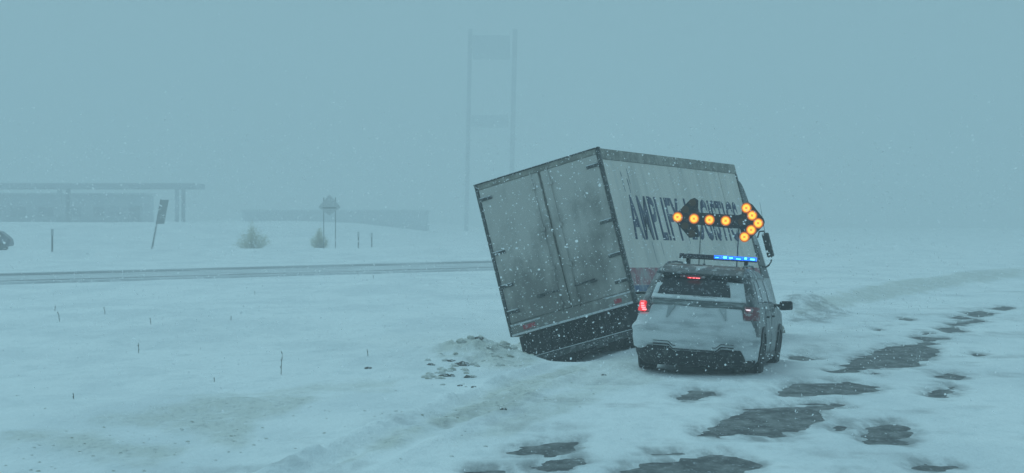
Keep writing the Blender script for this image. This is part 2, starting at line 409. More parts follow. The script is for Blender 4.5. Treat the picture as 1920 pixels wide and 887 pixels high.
M['trimd'] = mat('dark_trim', (.04, .045, .045), .6, (.2, .21, .2), .5, .68, 11, third=(.65, .67, .68), tlo=.6, thi=.68, tscale=28)
M['red_print'] = mat('faded_red_print', (.36, .12, .14), .6, (.40, .36, .36), .40, .64, 3, (1, 1.5, 1))
M['blue_print'] = mat('faded_blue_print', (.06, .10, .22), .6, (.3, .33, .36), .45, .68, 3, (1, 1.5, 1))
M['lettering'] = mat('faded_navy_lettering', (.04, .055, .12), .6, (.36, .38, .40), .53, .70, 2.2, (1, 3.5, .35), 8, .65)
M['reflector'] = mat('red_reflector', (.45, .03, .05), .4, (.45, .4, .4), .5, .66, 20)
M['snow_stuck'] = mat('stuck_snow', (.74, .76, .77), .8, (.4, .42, .42), .5, .7, 16, bump=.5, bump_scale=20)
W = 1.295; H = 2.95; LB = 7.8
# box shell (roof, floor, front) and side panels
MB().box(-W + .012, W - .012, .06, LB, H - .05, H - .01).build('roof_panel', M['snow_stuck'], T)
MB().box(-W + .03, W - .03, .05, LB - .01, 0.02, .14).build('floor', M['dark_steel'], T)
MB().box(-W + .01, W - .01, LB - .06, LB, .0, H - .05).build('front_wall', M['side'], T)
MB().box(-W, -W + .03, .08, LB - .08, .20, 2.74).build('side_panel', M['side'], T)
MB().box(W - .03, W, .08, 6.585, .20, 2.74).build('side_panel', M['side'], T)
MB().box(W - .03, W, 6.615, LB - .08, .20, 2.74).build('side_panel', M['side'], T)
MB().box(W - .035, W - .012, 6.57, 6.63, .20, 2.74).build('panel_joint', M['trimd'], T)
for s in (-1, 1):
    a, b = sorted((s * (W - .05), s * (W + .018)))
    MB().box(a, b, .08, LB, 2.745, H).build('roof_rail', M['rail'], T, bevel=.012)
    MB().box(a, b, .08, LB, .0, .155).build('bottom_rail', M['rail'], T, bevel=.01)
    MB().box(a, b, -.005, .075, .0, H).build('corner_post', M['trimd'], T, bevel=.012)
    MB().box(a, b, LB - .075, LB + .01, .157, 2.743).build('corner_post', M['trimd'], T, bevel=.012)
MB().box(-W + .052, W - .052, -.004, .07, H - .10, H - .001).build('header', M['rail'], T, bevel=.008)
MB().box(-W - .02, W + .02, -.012, .09, H + .001, H + .022).build('roof_edge', M['trimd'], T)
# rear sill
MB().box(-W + .052, W - .052, -.02, .07, .03, .235).build('sill', M['door'], T, bevel=.01)
MB().box(-W + .04, W - .04, -.055, -.0205, -.005, .035).build('sill_lip', M['snow_stuck'], T, bevel=.01)
MB().box(-W + .06, -.62, -.035, -.0205, .185, .215).build('snow_ledge', M['snow_stuck'], T, bevel=.006)
MB().box(.72, W - .06, -.035, -.0205, .20, .232).build('snow_ledge', M['snow_stuck'], T, bevel=.006)
for cx_, wd in ((-.87, .26), (.97, .15)):
    MB().box(cx_ - wd / 2, cx_ + wd / 2, -.034, -.0203, .07, .155).build('tail_reflector', M['reflector'], T, bevel=.006)
# doors
for s in (-1, 1):
    e = MB()
    a, b = sorted((s * .012 + .04, s * (W - .056)))
    d = e.box(a, b, .0, .045, .245, H - .105).build('rear_door', M['door'], T, bevel=.008)
    # rubber edge, lock rod with its handle and keepers, hinges
    sx = .04 + s * .02
    MB().box(sx - .008, sx + .008, -.006, -.0005, .25, H - .11).build('door_seal', M['rail'], d)
    rx = -.13 if s < 0 else .22
    MB().tube([(rx, -.028, .2), (rx, -.028, H - .06)], .012, 8).build('lock_rod', M['door'], d, smooth=True)
    for z in (.32, 1.0, 1.75, 2.55): MB().box(rx - .045, rx + .045, -.05, -.0005, z, z + .06).build('rod_keeper', M['door'], d, bevel=.006)
    hx = rx + s * .16
    MB().tube([(rx, -.045, .60), (rx + s * .42, -.05, .615)], .017, 8).build('door_handle', M['trimd'], d, smooth=True)
    MB().box(min(rx + s * .3, rx + s * .44), max(rx + s * .3, rx + s * .44), -.06, -.0005, .57, .60).build('handle_catch', M['trimd'], d)
    for z in (.42, .92, 1.56, 2.62):
        hi0, hi1 = sorted((s * (W - .30), s * (W - .02)))
        MB().box(hi0, hi1, -.022, -.0005 if False else -.006, z, z + .055).build('hinge', M['trimd'], d, bevel=.006)
        MB().box(hi0, hi1 - .03, -.034, -.0, z + .056, z + .075).build('snow_ledge', M['snow_stuck'], d, bevel=.006)
        MB().tube([(s * (W - .03), -.022, z - .03), (s * (W - .03), -.022, z + .09)], .022, 8).build('hinge_knuckle', M['trimd'], d)
# printed stripes and lettering on the side
MB().box(W + .0005, W + .003, .09, LB - .1, .33, .66).build('red_stripe', M['red_print'], T)
MB().box(W + .0005, W + .003, .09, LB - .1, .205, .325).build('blue_stripe', M['blue_print'], T)
def lettering(txt, y0, y1, z0, z1):
    cu = bpy.data.curves.new('lettering', 'FONT'); cu.body = txt; cu.size = 1; cu.extrude = .0; cu.offset = .022; cu.space_character = 1.05
    cu.resolution_u = 3
    to = bpy.data.objects.new('t', cu); col.objects.link(to)
    dg = bpy.context.evaluated_depsgraph_get(); me = bpy.data.meshes.new_from_object(to.evaluated_get(dg))
    bpy.data.objects.remove(to)
    co = np.array([v.co[:] for v in me.vertices]); mn = co.min(0); mxx = co.max(0)
    for v in me.vertices:
        u = (v.co.x - mn[0]) / (mxx[0] - mn[0]); q = (v.co.y - mn[1]) / (mxx[1] - mn[1])
        v.co = (W + .005, y0 + u * (y1 - y0), z0 + q * (z1 - z0))
    me.materials.clear(); me.materials.append(M['lettering'])
    bm = bmesh.new(); bm.from_mesh(me)
    r = bmesh.ops.extrude_face_region(bm, geom=bm.faces[:]); bmesh.ops.translate(bm, vec=(-.003, 0, 0), verts=[g for g in r['geom'] if isinstance(g, bmesh.types.BMVert)])
    bmesh.ops.recalc_face_normals(bm, faces=bm.faces); bm.to_mesh(me); bm.free()
    o = bpy.data.objects.new('lettering', me); col.objects.link(o); o.parent = T
lettering('AMPLIFY', .80, 3.62, 1.21, 2.08)
lettering('LOGISTICS', 3.98, 7.22, 1.23, 2.10)
for y, z0, z1, wd in ((.86, 2.14, 2.55, .03), (1.12, 2.12, 2.42, .04), (1.22, 2.3, 2.62, .03), (3.75, 1.15, 1.5, .03), (2.1, .9, 1.2, .02), (1.62, .75, 1.2, .02)):
    MB().add([(W + .002, y, z1), (W + .002, y + wd, z1 - .05), (W + .002, y + wd * 1.1, z0), (W + .002, y + wd * .5, z0)], [(0, 1, 2, 3)]).build('run_mark', M['lettering'], T)

# chassis, bumper, mud flaps, wheels
for s in (-1, 1):
    MB().box(s * .43 - .04, s * .43 + .04, .25, 9.1, -.32, .0).build('chassis_rail', M['dark_steel'], T)
    MB().box(s * .62 - .04, s * .62 + .04, .10, .2, -.58, -.0).build('bumper_bracket', M['dark_steel'], T)
    MB().box(s * .92 - .30, s * .92 + .30, 1.18, 1.2, -.92, -.02).build('mud_flap', M['plastic'], T)
    MB().box(s * .95 - .30, s * .95 + .28, .25, .31, -.44, -.02).build('side_plate', M['dark_steel'], T)
MB().box(-1.03, 1.08, .03, .11, -.575, -.46).build('bumper', M['trimd'], T, bevel=.01)
MB().box(-.99, 1.05, .02, .10, -.458, -.445).build('snow_ledge', M['snow_stuck'], T)
for y in (.5, 1.2, 2.2, 3.4, 4.6, 5.8, 7.0): MB().box(-1.2, 1.2, y, y + .08, -.1, .018).build('cross_member', M['dark_steel'], T)
MB().tube([(-1.0, 2.0, -.57), (1.0, 2.0, -.57)], .09, 12).build('axle', M['dark_steel'], T)
MB().box(-.18, .18, 1.8, 2.2, -.75, -.4).build('differential', M['dark_steel'], T, bevel=.08)
def truck_wheel(x, y, r=.50, w_=.26, s=1):
    t = MB().lathe_x([(-w_ / 2, r * .6), (-w_ / 2, r * .93), (-w_ / 2 + .04, r), (w_ / 2 - .04, r), (w_ / 2, r * .93), (w_ / 2, r * .6)], (x, y, -.57), 32).build('tyre', M['tyre'], T, smooth=False)
    MB().lathe_x([(-.02, r * .58), (.02 + s * .08, r * .58), (.02 + s * .1, r * .3)], (x, y, -.57), 24).build('rim', M['rim'], t)
for x in (-1.08, -.78, .78, 1.08): truck_wheel(x, 2.0, s=1 if x > 0 else -1)
for x in (-.88, .88): truck_wheel(x, 8.6, s=1 if x > 0 else -1)
MB().box(.75, 1.18, 5.6, 7.0, -.55, -.05).build('fuel_tank', M['rail'], T, bevel=.1)
MB().box(-1.18, -.75, 5.6, 7.0, -.55, -.05).build('fuel_tank', M['rail'], T, bevel=.1)
# cab with hood, roof fairing, mirrors and aerial
M['cab'] = mat('cab_paint', (.42, .43, .43), .4, (.30, .31, .31), .4, .7, 3, third=(.7, .72, .73), tlo=.6, thi=.7, tscale=14)
M['cabdark'] = mat('dark_fairing', (.07, .085, .09), .5, (.16, .18, .185), .4, .7, 6, third=(.5, .52, .53), tlo=.6, thi=.7, tscale=18)
cab = MB().prism_x([(8.0, -.55), (9.17, -.55), (9.25, -.2), (9.25, .45), (9.12, 1.30), (9.02, 1.50), (8.9, 1.58), (8.0, 1.58)], -1.02, 1.02).build('cab', M['cab'], T, bevel=.09, seg=3)
MB().prism_x([(7.95, 1.59), (8.65, 1.59), (8.62, 2.0), (8.5, 2.4), (8.35, 2.66), (7.95, 2.72)], -1.20, 1.20).build('roof_fairing', M['cabdark'], T, bevel=.10, seg=3)
for s in (-1, 1):
    x0, x1 = sorted((s * 1.015, s * 1.026))
    dcab = MB().prism_x([(8.35, -.45), (9.12, -.45), (9.14, .50), (9.0, 1.30), (8.35, 1.32)], x0, x1).build('cab_door', M['cab'], T)
    x0, x1 = sorted((s * 1.0265, s * 1.032))
    MB().prism_x([(8.42, .50), (9.08, .50), (8.95, 1.24), (8.42, 1.26)], x0, x1).build('window', M['glass'], dcab)
    MB().box(min(s*1.027, s * 1.06), max(s*1.027, s * 1.06), 8.4, 8.6, .36, .40).build('handle', M['plastic'], dcab)
    mp_ = s * 1.20
    mr = MB().box(mp_ - .075, mp_ + .075, 9.00, 9.11, .93, 1.47).build('side_mirror', M['plastic'], T, bevel=.03)
    MB().box(mp_ - .06, mp_ + .06, 8.993, 8.999, .98, 1.42).build('mirror_glass', M['glass'], mr)
    MB().tube([(s * 1.0, 9.08, 1.42), (s * 1.08, 9.07, 1.54), (mp_ - s * .02, 9.06, 1.52), (mp_, 9.06, 1.46)], .02, 8).build('mirror_arm', M['plastic'], T)
    MB().tube([(s * 1.0, 9.08, .74), (s * 1.1, 9.07, .77), (mp_ - s * .02, 9.06, .84), (mp_, 9.06, .94)], .02, 8).build('mirror_arm', M['plastic'], T)
MB().tube([(1.20, 9.06, 1.46), (1.26, 9.06, 2.15)], .006, 6, .003).build('aerial', M['plastic'], T)
MB().prism_x([(9.25, .50), (9.28, .50), (9.16, 1.28), (9.13, 1.28)], -.92, .92).build('windscreen', M['glass'], T)
for s in (-1, 1): MB().box(s * .82 - .14, s * .82 + .14, 9.24, 9.29, -.22, .0).build('headlight', M['rail'], T, bevel=.03)
MB().box(-.5, .5, 9.24, 9.29, -.2, .28).build('grille', M['plastic'], T, bevel=.03)
MB().box(-1.0, 1.0, 9.1, 9.38, -.80, -.552).build('front_bumper', M['rail'], T, bevel=.05)

# ------------------------------------------------------------------ the police SUV
S = empty('police_car'); SLc = (2.86, 38.013, .048); SR = pose(S, SLc, .195, -.026, .058)
tag(S, 'snow caked police SUV with blue light bar and amber arrow board behind the leaning truck', 'police car')
M['paint'] = mat('frosted_paint', (.04, .046, .05), .35, (.24, .25, .255), .42, .66, 5, (1, .8, .7), 9, .65, third=(.68, .70, .71), tlo=.58, thi=.72, tscale=22, tstretch=(1, .7, 1))
M['roofp'] = mat('frosted_roof', (.05, .06, .07), .45, (.40, .43, .44), .46, .60, 7, (1, .5, 1), 9, .68, third=(.03, .035, .04), tlo=.6, thi=.68, tscale=16, tstretch=(.6, .5, 1))
M['roofd'] = mat('dark_spoiler', (.02, .024, .028), .45, (.26, .28, .29), .50, .66, 8, (1, .5, 1), 9, .68)
M['recess_shade'] = mat('grey_recess_shade', (.36, .39, .40), .7, (.50, .53, .54), .42, .66, 5)
M['crust'] = mat('caked_snow', (.70, .725, .73), .8, (.34, .365, .375), .42, .70, 2.2, (.5, 1, 2.0), 9, .6, bump=.35, bump_scale=16, third=(.72, .74, .75), tlo=.5, thi=.7, tscale=5, tstretch=(.5, 1, 2.4))
M['rglass'] = mat('frosted_rear_glass', (.014, .018, .022), .25, (.42, .45, .47), .60, .68, 3.2, (1, 1, 1.5), 8, .7, third=(.20, .21, .24), tlo=.54, thi=.72, tscale=14)
M['sglass'] = mat('side_glass', (.05, .055, .07), .2, (.26, .27, .30), .44, .62, 5, (1, 1.4, .7), 8, .7, third=(.5, .52, .54), tlo=.60, thi=.7, tscale=20)
M['band'] = mat('slushy_trim', (.10, .115, .115), .6, (.36, .39, .39), .40, .64, 8, (.4, 1, 2.5), 8, .65)
M['skirt'] = mat('slushy_skirt_and_shade', (.010, .012, .013), .7, (.08, .085, .08), .52, .7, 8, third=(.6, .62, .63), tlo=.62, thi=.68, tscale=30)  # slushy black bumper, also the painted shade below it
M['red_lit'] = mat('lit_red_lamp', (.4, .02, .02), .4, emit=(1, .02, .03), estr=.75)
M['red_hot'] = mat('red_lamp_core', (.9, .2, .2), .4, emit=(1, .22, .25), estr=2.2)
M['red_dim'] = mat('dim_red_lamp', (.20, .05, .06), .35, (.4, .38, .38), .5, .64, 14)
M['amber'] = mat('lit_amber_lens', (.9, .5, .05), .4, emit=(1, .36, .015), estr=1.15)
M['amber_core'] = mat('amber_lens_ring', (.9, .5, .05), .4, emit=(1, .58, .06), estr=1.35)
M['amber_mid'] = mat('amber_bulb', (.8, .25, .02), .4, emit=(.9, .22, .02), estr=1.1)
M['amber_rim'] = mat('amber_halo_rim', (.5, .16, .02), .5, emit=(.8, .17, .01), estr=.42)
M['amber_off'] = mat('unlit_amber_lens', (.10, .055, .03), .4)
M['board'] = mat('black_board', (.018, .02, .024), .6, (.12, .10, .10), .5, .7, 12, third=(.5, .52, .54), tlo=.63, thi=.7, tscale=55)
M['blue_lit'] = mat('lit_blue_module', (.05, .2, .9), .3, emit=(.005, .13, 1), estr=1.6)
M['blue_hot'] = mat('blue_led_core', (.3, .8, 1), .3, emit=(.12, .95, 1), estr=2.6)
M['bar_off'] = mat('dark_light_bar_lens', (.03, .028, .045), .3, (.22, .2, .24), .52, .66, 24, third=(.55, .57, .6), tlo=.62, thi=.68, tscale=50)
TZ = [.12, .22, .30, .45, .60, .80, 1.00, 1.10, 1.18, 1.35, 1.50, 1.62, 1.68, 1.72, 1.745, 1.755]
TW = [.78, .90, .955, .975, .985, .98, .965, .945, .915, .865, .81, .755, .715, .65, .53, .36]
TY = [.25, .09, .05, .015, .0, .025, .055, .08, .13, .26, .38, .47, .54, .66, .85, 1.15]
TFz = [.22, .45, .80, 1.00, 1.07, 1.12, 1.15, 1.35, 1.50, 1.62, 1.68, 1.72, 1.745, 1.755]
TF = [4.8, 5.0, 4.98, 4.88, 4.55, 4.1, 3.9, 3.52, 3.2, 2.95, 2.8, 2.62, 2.4, 2.1]
def prof(z):
    z = float(z)
    return (np.interp(z, TZ, TW), np.interp(z, TZ, TY), np.interp(z, TFz, TF), np.interp(z, [.2, .6, 1.1, 1.3, 1.755], [.22, .26, .27, .20, .16]))
def SP(s, z):
    """point on the body: s metres round the car from the middle of the tail, height z"""
    w_, yr, yf, R = prof(z); sg = 1 if s >= 0 else -1; a = abs(s); c = w_ - R
    crown = .05
    if a <= c: return Vector((sg * a, yr + crown * (a / w_) ** 2, z))
    y0 = yr + crown * (c / w_) ** 2
    if a <= c + R * math.pi / 2:
        t = (a - c) / R; return Vector((sg * (c + R * math.sin(t)), y0 + R * (1 - math.cos(t)), z))
    a -= c + R * math.pi / 2
    side = (yf - R) - (y0 + R)
    if a <= side: return Vector((sg * w_, y0 + R + a, z))
    a -= side
    if a <= R * math.pi / 2:
        t = a / R; return Vector((sg * (c + R * math.cos(t)), yf - R + R * math.sin(t), z))
    a -= R * math.pi / 2
    return Vector((sg * max(0, c - a), yf, z))
def half_len(z):
    w_, yr, yf, R = prof(z); return (w_ - R) * 2 + R * math.pi + (yf - yr - 2 * R - .05 * ((w_ - R) / w_) ** 2)
def s_of_y(y, z):
    w_, yr, yf, R = prof(z); c = w_ - R; return c + R * math.pi / 2 + (y - (yr + .05 * (c / w_) ** 2 + R))
def SN(s, z):
    d = .01; a = SP(s + d, z) - SP(s - d, z); b = SP(s, z + d) - SP(s, z - d); n = a.cross(b)
    return n.normalized() if n.length > 1e-9 else Vector((0, -1, 0))
# body
zl = sorted(set([round(z, 4) for z in np.linspace(.14, 1.70, 52)] + [1.71, 1.72, 1.73, 1.738, 1.745, 1.75, 1.755]))
NP_ = 130; bv = []; bf = []
for z in zl:
    h_ = half_len(z)
    for k in range(NP_):
        s_ = -h_ + 2 * h_ * k / NP_; bv.append(tuple(SP(s_, z)))
WH = [(1.05, .36), (4.07, .36)]
for i in range(len(zl) - 1):
    for k in range(NP_):
        q = (i * NP_ + k, i * NP_ + (k + 1) % NP_, (i + 1) * NP_ + (k + 1) % NP_, (i + 1) * NP_ + k)
        c = np.mean([bv[j] for j in q], 0)
        if abs(c[0]) > .7 and any(math.hypot(c[1] - a, c[2] - b) < .41 for a, b in WH): continue
        bf.append(q)
bf.append(tuple((len(zl) - 1) * NP_ + k for k in range(NP_))); bf.append(tuple(range(NP_)))
bd = MB(); bd.add(bv, bf); body = bd.build('body', M['paint'], S, smooth=True)
def patch(name, material, parent, zs, sl, sr, off=.006, depth=.02, n=12, disp=None, smooth_=True):
    """curved panel standing proud of the body, closed at its rim"""
    v = []; f = []; m = len(zs)
    for z in zs:
        a, b = sl(z), sr(z)
        for k in range(n + 1):
            s_ = a + (b - a) * k / n; p = SP(s_, z); nn = SN(s_, z)
            v.append(p + nn * (off + (disp(s_, z, k / n) if disp else 0)))
    N = len(v)
    for z in zs:
        a, b = sl(z), sr(z)
        for k in range(n + 1):
            s_ = a + (b - a) * k / n; v.append(SP(s_, z) + SN(s_, z) * (off - depth))
    w1 = n + 1
    for i in range(m - 1):
        for k in range(n):
            f.append((i * w1 + k, i * w1 + k + 1, (i + 1) * w1 + k + 1, (i + 1) * w1 + k))
            f.append((N + i * w1 + k, N + (i + 1) * w1 + k, N + (i + 1) * w1 + k + 1, N + i * w1 + k + 1))
    for i in range(m - 1):
        f.append((i * w1, (i + 1) * w1, N + (i + 1) * w1, N + i * w1)); f.append((i * w1 + n, N + i * w1 + n, N + (i + 1) * w1 + n, (i + 1) * w1 + n))
    for k in range(n):
        f.append((k, N + k, N + k + 1, k + 1)); b0 = (m - 1) * w1; f.append((b0 + k, b0 + k + 1, N + b0 + k + 1, N + b0 + k))
    return MB().add(v, f).build(name, material, parent, smooth=smooth_)
lin = lambda a, b, n: list(np.linspace(a, b, n))
con = lambda c: (lambda z: c)
# roof skin, lower dark skirt carried low to paint the shade under the car
patch('rear_valance_and_shade', M['skirt'], S, lin(.15, .45, 6), con(-1.25), con(1.25), .012, .03, 30)
# caked snow over tailgate and bumper, number plate recess pressed into it
_cn = lambda s_, z, q=1.0: float(fbm(np.array(s_ * 3.1 * q + 11), np.array(z * 5.3 * q + 3), 4))
def edge(z): return .38 + 0
def crust(s_, z, u):
    a = abs(s_)
    hw = np.interp(z, [.86, 1.09], [.47, .36])                 # recess half width
    rec = 0.0
    if z > .80:
        rec = -.022 * float(smooth(np.array((hw + .06 - a) / .07))) * float(smooth(np.array((z - .84) / .06)))
    shelf = .045 * math.exp(-((z - .72) / .06) ** 2) + .02 * math.exp(-((z - .58) / .1) ** 2)
    return .035 + rec + shelf + .006 * _cn(s_, z) + .003 * _cn(s_, z, 3)
def lowz(s_):  # lower edge of the bumper snow: stepped
    a = abs(s_); return .385 + .065 * float(smooth(np.array((a - .33) / .10)))
def crust_panel():
    n, m = 96, 44; v = []; f = []
    for i in range(m + 1):
        for k in range(n + 1):
            t = i / m; s_ = -1.22 + 2.44 * k / n
            z0 = lowz(s_) - (.16 * float(smooth(np.array((s_ - .72) / .1)))) - (.05 * float(smooth(np.array((-s_ - .78) / .1)))) + (.09 * _cn(s_, 0.3, 2) * (1 if abs(s_) > .75 else .12)); z1 = 1.10 + .012 * _cn(s_, 2)
            if s_ > .70: z1 -= .16 * float(smooth(np.array((s_ - .70) / .05)))
            if s_ < -.72: z1 -= .14 * float(smooth(np.array((-s_ - .72) / .05)))
            z1 -= (.26 + .05 * _cn(s_, 5, 2)) * float(smooth(np.array((s_ - .86) / .10))) + (.14 + .05 * _cn(s_, 6, 2)) * float(smooth(np.array((-s_ - .94) / .08)))
            z = z0 + (z1 - z0) * t
            rim = min(t, 1 - t, k / n, 1 - k / n) * 12
            p = SP(s_, z) + SN(s_, z) * (crust(s_, z, 0) * min(1, .15 + rim)); v.append(p)
    N = len(v); w1 = n + 1
    for i in range(m + 1):
        for k in range(n + 1):
            q = Vector(v[i * w1 + k]); q.y += .10 if abs(-1.22 + 2.44 * k / n) < .95 else 0; q.x *= .95; v.append(q)
    for i in range(m):
        for k in range(n): f.append((i * w1 + k, i * w1 + k + 1, (i + 1) * w1 + k + 1, (i + 1) * w1 + k))
    for i in range(m): f.append((i * w1, (i + 1) * w1, N + (i + 1) * w1, N + i * w1)); f.append((i * w1 + n, N + i * w1 + n, N + (i + 1) * w1 + n, (i + 1) * w1 + n))
    for k in range(n): f.append((k, N + k, N + k + 1, k + 1)); b0 = m * w1; f.append((b0 + k, b0 + k + 1, N + b0 + k + 1, N + b0 + k))
    return MB().add(v, f).build('caked_snow', M['crust'], S, smooth=True)
crust_o = crust_panel()
for sg_ in (-1, 1):
    fa_ = lambda z: sg_ * (np.interp(z, [.90, 1.085], [.46, .345]))
    fb_ = lambda z: sg_ * (np.interp(z, [.90, 1.085], [.475, .46]))
    patch('tailgate_recess_shade', M['recess_shade'], S, lin(.90, 1.085, 6), fa_, fb_, .048, .03, 6)  # grey wedges paint the shading at both sides of the plate recess
def trim_line(z_off, r, x0, x1):
    pts = []
    for s_ in np.linspace(x0, x1, 60):
        z = lowz(s_) + z_off; pts.append(SP(s_, z) + SN(s_, z) * (crust(s_, z, 0) + .004))
    return MB().tube(pts, r, 6).build('bumper_trim', M['plastic'], S, smooth=True)
trim_line(.035, .011, -.66, .62); trim_line(.085, .006, -.66, -.30); trim_line(.085, .006, .28, .62)
patch('tailgate_band', M['band'], S, lin(1.105, 1.185, 4), con(-.74), con(.74), .02, .03, 20)
# rear window, snow packed round its edge
rw = patch('rear_window', M['rglass'], S, lin(1.215, 1.565, 12), lambda z: -.74 + (z - 1.2) * .26, lambda z: .74 - (z - 1.2) * .26, .006, .02, 24)
MB().tube([SP(x, 1.235 + .02 * math.cos(x * 3)) + Vector((0, -.03, 0)) for x in np.linspace(-.45, .35, 12)], .009, 6).build('wiper', M['plastic'], rw)
patch('window_snow', M['crust'], S, lin(1.19, 1.255, 5), lambda z: -.74, lambda z: .70 - 0 * z, .02, .02, 30, disp=lambda s_, z, u: .02 * math.exp(-((z - 1.2) / .05) ** 2) + .006 * _cn(s_, z, 4))
patch('window_snow', M['crust'], S, lin(1.20, 1.50, 10), lambda z: .52 - (z - 1.2) * .25 + .03 * _cn(0, z, 3), lambda z: .76 - (z - 1.2) * .28, .016, .02, 8, disp=lambda s_, z, u: .006 * _cn(s_, z, 4))
patch('window_snow', M['crust'], S, lin(1.20, 1.44, 10), lambda z: -.76 + (z - 1.2) * .28, lambda z: -.69 + (z - 1.2) * .28 + .03 * _cn(1, z, 3), .016, .02, 8, disp=lambda s_, z, u: .006 * _cn(s_, z, 4))
# spoiler with high brake lamp
spl = MB().prism_x([(.37, 1.605), (.39, 1.63), (.62, 1.715), (.9, 1.768), (.9, 1.73), (.60, 1.67), (.45, 1.61)], -.66, .66).build('spoiler', M['roofd'], S, bevel=.012)
bl = patch('brake_light', M['red_dim'], S, lin(1.535, 1.57, 3), con(-.34), con(.06), .05, .03, 10)
MB().box(-.22, -.02, .335, .36, 1.542, 1.560).build('lens', M['red_lit'], bl)
for i, x in enumerate((-.19, -.13, -.08, -.045)): MB().box(x, x + .028, .328, .337, 1.545, 1.557).build('lamp_cell', M['red_hot'], bl)
# frosted roof, rails
ro = []
patch('roof_snow', M['roofp'], S, [1.60, 1.64, 1.68, 1.70, 1.72, 1.735, 1.745, 1.752], lambda z: -half_len(z) * .93, lambda z: half_len(z) * .93, .010, .02, 60, disp=lambda s_, z, u: .006 * _cn(s_, z, 3))
MB().box(-.40, .40, 1.1, 2.2, 1.7555, 1.772).build('roof_snow', M['roofp'], S, bevel=.006)
for s in (-1, 1):
    MB().tube([(s * .62, .75, 1.72), (s * .62, .85, 1.775), (s * .60, 1.8, 1.80), (s * .60, 2.6, 1.79), (s * .61, 2.75, 1.73)], .017, 8).build('roof_rail', M['roofp'], S, smooth=True)
# lamps
lt = patch('tail_light', M['red_lit'], S, lin(.975, 1.13, 6), con(-.985), con(-.835), .035, .05, 10)
for z, s_ in ((1.005, -.83), (1.035, -.85), (1.065, -.86), (1.10, -.87)):
    p = SP(s_, z) + SN(s_, z) * .04; MB().box(p.x - .035, p.x + .03, p.y - .012, p.y + .02, z - .012, z + .010).build('lamp_cell', M['red_hot'], lt)
rt = patch('tail_light', M['red_dim'], S, lin(.93, 1.13, 6), con(.74), con(1.04), .035, .05, 12)
M['white_lit'] = mat('lit_white_lamp', (.9, .8, .8), .4, emit=(1, .72, .78), estr=1.1)
p = SP(.79, 1.10) + SN(.79, 1.1) * .042; MB().box(p.x - .045, p.x + .04, p.y - .01, p.y + .02, 1.088, 1.108).build('lamp_cell', M['white_lit'], rt)
# sides: windows, pillars, doors, skirts, arches, mirrors
for s in (-1, 1):
    def sp(y0, y1, z, s=s): return s * s_of_y(y0, z)
    def sidepatch(name, m_, z0, z1, ya, yb, off=.006, par=S, n=10, nz=8, s=s):
        return patch(name, m_, par, lin(z0, z1, nz), lambda z: s * s_of_y(ya(z), z), lambda z: s * s_of_y(yb(z), z), off, .02, n)
    sidepatch('side_window', M['sglass'], 1.19, 1.55, lambda z: .62 + (z - 1.19) * .55, lambda z: 1.30)
    d1 = sidepatch('rear_door', M['paint'], .36, 1.155, lambda z: 1.50 + max(0, .65 - z) * .55, lambda z: 2.42)
    sidepatch('side_window', M['sglass'], 1.19, 1.57, lambda z: 1.38, lambda z: 2.36, par=d1)
    d2 = sidepatch('front_door', M['paint'], .36, 1.135, lambda z: 2.45, lambda z: 3.52)
    sidepatch('side_window', M['sglass'], 1.19, 1.57, lambda z: 2.46, lambda z: 3.62 - (z - 1.19) * 2.05, par=d2)
    for par_, yh in ((d1, 1.62), (d2, 2.6)):
        h_ = SP(s * s_of_y(yh, .98), .98); MB().box(min(h_.x, h_.x + s * .045), max(h_.x, h_.x + s * .045), yh, yh + .2, .965, .995).build('door_handle', M['plastic'], par_, bevel=.008)
    sidepatch('side_skirt', M['plastic'], .24, .37, lambda z: 1.5, lambda z: 3.62, .016)
    for (wy, wz) in WH:
        b = MB(); v = []; f = []; K = 20
        for k in range(K + 1):
            a = math.radians(-12 + 204 * k / K)
            for rr, xo in ((.385, .0), (.385, .028), (.475, .028), (.475, .0)):
                yy, zz = wy + rr * math.cos(a), max(.2, wz + rr * math.sin(a)); wv = prof(max(.3, zz))[0]
                if wy < 2: wv -= max(0, (.30 - yy)) * .5
                v.append((s * (wv + xo - (.05 if xo == 0 else 0)), yy, zz))
        for k in range(K):
            for j in range(4): f.append((k * 4 + j, k * 4 + (j + 1) % 4, (k + 1) * 4 + (j + 1) % 4, (k + 1) * 4 + j))
        b.add(v, f).build('wheel_arch', M['plastic'], S)
        wt = MB().lathe_x([(-.13, .24), (-.13, .345), (-.10, .378), (.10, .378), (.13, .345), (.13, .24)], (s * .865, wy, .378), 36).build('wheel', M['tyre'], S)
        b = MB().lathe_x([(.09, .235), (.11, .20), (.085, .06)] if s > 0 else [(-.09, .235), (-.11, .20), (-.085, .06)], (s * .865, wy, .378), 24).build('rim', M['rim'], wt)
    m_ = MB().prism([(s * 1.02, 1.085), (s * 1.04, 1.075), (s * 1.235, 1.095), (s * 1.245, 1.13), (s * 1.235, 1.225), (s * 1.21, 1.245), (s * 1.04, 1.235), (s * 1.02, 1.21)], 3.36, 3.50).build('wing_mirror', M['plastic'], S, bevel=.02)
    MB().prism([(s * 1.045, 1.105), (s * 1.215, 1.115), (s * 1.215, 1.215), (s * 1.045, 1.21)], 3.352, 3.361).build('mirror_glass', M['glass'], m_)
    MB().tube([(s * .90, 3.45, 1.15), (s * 1.04, 3.44, 1.15)], .03, 8).build('mirror_stalk', M['plastic'], m_)
MB().box(-.84, .84, .40, 4.8, .16, .58).build('underbody', M['dark_steel'], S)  # set low and dark to fill in the shade beneath the car
MB().tube([(.55, .35, .29), (.55, .02, .29)], .038, 12).build('exhaust', M['dark_steel'], S); MB().tube([(-.55, .35, .29), (-.55, .02, .29)], .038, 12).build('exhaust', M['dark_steel'], S)
